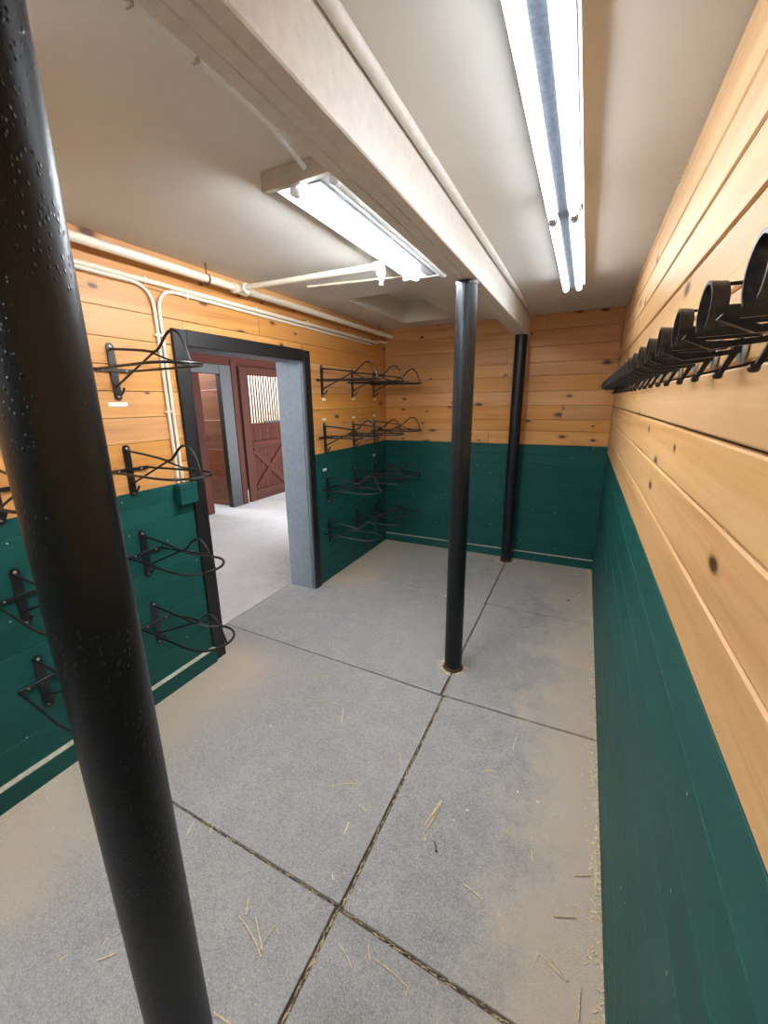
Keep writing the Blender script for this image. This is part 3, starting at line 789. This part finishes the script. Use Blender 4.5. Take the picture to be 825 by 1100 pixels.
# ------------------------------------------------------------------ bridle brackets on the right wall
def bridle_bracket():
    t = empty('bridle_bracket')
    # local: wall plane x=0, room is -x; z=0 at the spring line of the arch
    fr, wd_, R1 = -0.116, 0.017, 0.029
    hy = -0.066                     # the rein hook sits beside the arch
    wp = [(hy-0.022, 0.030), (hy-0.022, -0.030), (hy-0.012, -0.046), (hy+0.012, -0.046), (hy+0.022, -0.030), (hy+0.022, 0.030), (hy+0.010, 0.050), (hy-0.010, 0.050)]
    MB().prism(wp, -0.004, 0.0, 0).build('wall_plate', 'zinc', t)
    # arched crown band, slightly flared to the front
    mb = MB(); n = 18; vs = []; fs = []
    for i in range(n+1):
        a = math.radians(-52 + 284*i/n)
        for (x, rr) in ((fr, R1+0.002), (fr+wd_, R1), (fr+wd_, R1-0.003), (fr, R1-0.002)):
            vs.append((x, rr*math.cos(a), rr*math.sin(a)))
    for i in range(n):
        for k in range(4): fs.append((i*4+k, i*4+(k+1) % 4, i*4+4+(k+1) % 4, i*4+4+k))
    fs += [(0,1,2,3), (n*4+3, n*4+2, n*4+1, n*4)]
    mb.add(vs, fs).build('crown_band', 'glint_black', t, True)
    for s in (-1, 1):
        ys = s*0.0262
        pr = [(fr+0.004, -0.006), (fr+0.018, -0.001), (-0.003, -0.004), (-0.003, -0.014), (fr+0.020, -0.016), (fr+0.010, -0.017)]
        MB().prism(pr, ys-0.003, ys+0.003, 1).build('arm', 'black', t)
    MB().cbox(-0.009, -0.004, hy-0.008, 0.029, -0.013, -0.003, 0.001).build('back_bar', 'black', t)
    MB().tube([(fr+0.010, 0.002, R1-0.003), (-0.004, 0.004, R1-0.003)], 0.0022, 6).build('top_stay', 'black', t, True)
    # rein hook: flat bar out from the wall, its end turned up
    pr = [(-0.010, -0.022), (-0.080, -0.029), (-0.112, -0.016), (-0.116, -0.021), (-0.082, -0.037), (-0.010, -0.030)]
    MB().prism(pr, hy-0.005, hy+0.005, 1).build('rein_hook', 'black', t)
    br = MB().prism([(-0.004, -0.012), (-0.014, -0.018), (-0.030, -0.062), (-0.024, -0.064), (-0.008, -0.030), (-0.004, -0.028)], hy-0.004, hy+0.004, 1).build('brace', 'black', t)
    MB().lathe([(0.002, -0.007), (0.0055, -0.005), (0.0065, 0.0), (0.0055, 0.005), (0.002, 0.007)], (-0.029, hy, -0.064), 'x', 10).build('ball_end', 'black', br, True)
    return t
br0 = bridle_bracket()
for k in range(23):
    o = br0 if k == 0 else copy_tree(br0)
    o.location = (RW, 0.473 + 0.1735*k, 1.800 + rnd.uniform(-0.001, 0.001))
    o.rotation_euler = (0, 0, rnd.uniform(-0.02, 0.02))
    tag(o, 'black arched bridle bracket bolted to the long pale pine wall', 'bridle bracket', 'bridle brackets in a row')

# ------------------------------------------------------------------ straw, chips and litter on the floor
def Cx(ox, oy, k, segs):
    return [((ox+a/k, oy+b/k), (ox+c/k, oy+d/k)) for a, b, c, d in segs]
ST = Cx(200, 860, 2.2917, [(128,283,185,385),(230,298,175,378),(170,285,188,372),(153,237,147,283),(327,243,295,283),(373,350,408,410),(462,390,545,460),(545,460,540,480),(680,205,730,243),(398,52,388,82),(20,50,0,85),(65,62,58,80),(448,355,452,395),(425,10,445,25),(320,395,300,410),(630,0,590,75),(68,520,110,548),(585,78,590,100),(360,178,362,195)])
ST += Cx(180, 600, 2.75, [(430,355,482,345),(403,425,463,418),(518,440,512,485),(505,490,535,487),(480,672,570,665),(565,728,590,745),(537,778,522,812),(808,715,760,790),(685,575,690,610),(490,265,520,285),(250,265,282,270),(150,370,165,388)])
ST += Cx(460, 700, 2.75, [(165,350,200,353),(262,250,250,290),(305,590,308,618),(370,782,435,785),(318,915,328,890),(328,890,385,950),(385,950,410,972),(365,910,415,970),(450,1000,445,1090),(480,355,488,400),(492,600,494,700),(488,630,496,720),(40,440,5,505),(430,663,480,660)])
ST += Cx(0, 740, 3.054, [(315,893,382,867),(340,835,355,818),(195,890,222,872),(700,1070,735,1082)])
for (p, q) in ST:
    a = floor_px(*p, 0.003); b = floor_px(*q, 0.003)
    c = (a+b)/2; d = b-a; L = d.length
    if L < 0.004: continue
    bow = rnd.uniform(-0.04, 0.04)*L
    n = Vector((-d.y, d.x, 0)).normalized()
    r = rnd.uniform(0.0017, 0.0027)
    pts = [a-c, (a-c)*0.4+n*bow+Vector((0,0,0.0006)), (b-c)*0.4+n*bow+Vector((0,0,0.0006)), b-c]
    o = MB().tube(pts, r, 6).build('straw', 'straw', None, True, Vector((c.x, c.y, r+0.0002)))
    tag(o, 'single pale straw stalk lying loose on the grey rubber mats', 'straw', 'loose straw stalks on the mats')
def chip(u, v, s, mat, label, name='wood_chip'):
    c = floor_px(u, v, 0.0); n = 7
    poly = [(s*rnd.uniform(0.6, 1)*math.cos(k*2*math.pi/n), s*rnd.uniform(0.4, 0.8)*math.sin(k*2*math.pi/n)) for k in range(n)]
    mb = MB(); vs = [(x, y, 0.0002) for x, y in poly] + [(x*0.8, y*0.8, 0.003+0.002*rnd.random()) for x, y in poly]
    mb.add(vs, [tuple(range(n))[::-1], tuple(range(n, 2*n))] + [(i, (i+1) % n, (i+1) % n+n, i+n) for i in range(n)])
    return tag(mb.build(name, mat, None, False, Vector((c.x, c.y, 0.0))), label, 'chip' if name == 'wood_chip' else 'litter', 'chips on the mats' if name == 'wood_chip' else None)
for u, v, s in ((502, 871, 0.010), (578, 862, 0.008), (556, 851, 0.007), (291, 780, 0.008), (442, 619, 0.012), (452, 633, 0.014), (404, 593, 0.012), (479, 640, 0.012), (623, 640, 0.014), (619, 617, 0.018), (520, 795, 0.012)):
    chip(u, v, s, 'chip' if rnd.random() < 0.3 else 'label', 'small pale chip lying on the grey rubber mats')
tag(chip(543.5, 895, 0.013, 'chip', 'x'), 'larger curled tan wood chip near the long pine wall')
tag(chip(611, 645, 0.016, 'dark_bit', 'x', 'droppings'), 'dark clod on the mats near the back corner')
c = floor_px(468, 910, 0.0)
mb = MB().tube([(-0.012, 0.016, 0.003), (-0.004, 0.006, 0.004), (0.003, -0.004, 0.004), (0.006, -0.014, 0.003)], [0.0015, 0.0022, 0.0026, 0.0020], 6)
mb.add([(x*0.007+0.007, y*0.006-0.016, 0.0035+z*0.003) for x, y, z in ((1,0,0),(-1,0,0),(0,1,0),(0,-1,0),(0,0,1),(0,0,-1))], [(0,2,4),(2,1,4),(1,3,4),(3,0,4),(2,0,5),(1,2,5),(3,1,5),(0,3,5)])
tag(mb.build('hook_end', 'dark_bit', None, True, c), 'small dark twisted scrap lying on the mats', 'litter')

# uncountable chaff: along the right wall, in the seams and scattered
ch = MB(); r2 = random.Random(11)
def fleck(x, y, s, z=0.0015):
    a = r2.uniform(0, math.pi); ca, sa = math.cos(a)*s, math.sin(a)*s; w = 0.18+0.25*r2.random()
    t = 0.0010 + r2.random()*0.0012
    b = [(x-ca+sa*w*-1, y-sa+ca*w), (x-ca+sa*w, y-sa-ca*w), (x+ca+sa*w, y+sa-ca*w), (x+ca-sa*w, y+sa+ca*w)]
    z0 = z-0.0013; dz = r2.uniform(0, 0.002)
    ch.add([(p[0], p[1], z0) for p in b] + [(p[0], p[1], z0+t+(dz if i > 1 else 0)) for i, p in enumerate(b)],
           [(3,2,1,0),(4,5,6,7),(0,1,5,4),(1,2,6,5),(2,3,7,6),(3,0,4,7)])
for k in range(900):
    y = r2.uniform(0.35, 4.4); x = RW-0.006-abs(r2.gauss(0, 0.022))
    fleck(x, y, r2.uniform(0.002, 0.009))
for k in range(420):
    fleck(LW+0.045+abs(r2.gauss(0, 0.05)), r2.uniform(0.3, 1.65) if r2.random() < 0.6 else r2.uniform(3.0, 4.4), r2.uniform(0.0015, 0.005))
for k in range(650):
    fleck(r2.uniform(LW+0.1, RW-0.02), r2.uniform(0.35, 4.4), r2.uniform(0.0012, 0.0045))
for k in range(200):
    fleck(r2.uniform(LW+0.1, RW-0.02), BW-0.045-abs(r2.gauss(0, 0.05)), r2.uniform(0.002, 0.006))
for (yy) in (2.292, 4.323):
    for k in range(140):
        a = r2.uniform(0, 2*math.pi); d = 0.068+abs(r2.gauss(0, 0.022)); fleck(-0.612+d*math.cos(a), yy+d*math.sin(a), r2.uniform(0.003, 0.010))
tag(ch.build('chaff', 'straw'), 'fine chaff and straw dust scattered over the mats and along the walls', 'chaff', None, 'stuff')
sm_ = MB()
def seam(a, b, n):
    for k in range(n):
        t = r2.random(); x = a[0]+(b[0]-a[0])*t + r2.gauss(0, 0.0025); y = a[1]+(b[1]-a[1])*t + r2.gauss(0, 0.0025)
        d = Vector((b[0]-a[0], b[1]-a[1])).normalized(); L = r2.uniform(0.006, 0.022)
        an = r2.gauss(0, 0.25); dx = (d.x*math.cos(an)-d.y*math.sin(an))*L/2; dy = (d.x*math.sin(an)+d.y*math.cos(an))*L/2
        z = r2.uniform(-0.012, -0.002)
        sm_.tube([(x-dx, y-dy, z), (x+dx, y+dy, z+r2.uniform(-0.002, 0.003))], r2.uniform(0.0008, 0.0016), 4)
seam((-0.598, 0.3), (-0.599, 0.84), 60); seam((-0.589, 0.85), (-0.584, 2.0), 110); seam((-1.6, 0.852), (-0.6, 0.843), 80); seam((-0.59, 0.838), (0.2, 0.806), 70); seam((-0.58, 2.005), (0.2, 2.022), 30)
tag(sm_.build('seam_straw', 'straw'), 'bits of straw packed into the seams between the mats', 'straw', None, 'stuff')
# wisps of straw caught in the joint of the right wall and ceiling
wi = MB()
for (y, z, n) in ((1.95, 2.455, 16), (2.40, 2.46, 14), (3.0, 2.462, 16), (2.15, 2.44, 8)):
    for k in range(n):
        p = Vector((RW-0.002, y+r2.uniform(-0.08, 0.08), z+r2.uniform(-0.02, 0.012)))
        q = p + Vector((-r2.uniform(0.004, 0.03), r2.uniform(-0.03, 0.03), r2.uniform(-0.018, 0.012)))
        wi.tube([p, (p+q)/2+Vector((0, 0, 0.004)), q], 0.0007, 4)
tag(wi.build('straw_wisps', 'straw'), 'wisps of straw caught where the pale pine wall meets the ceiling', 'straw', None, 'stuff')
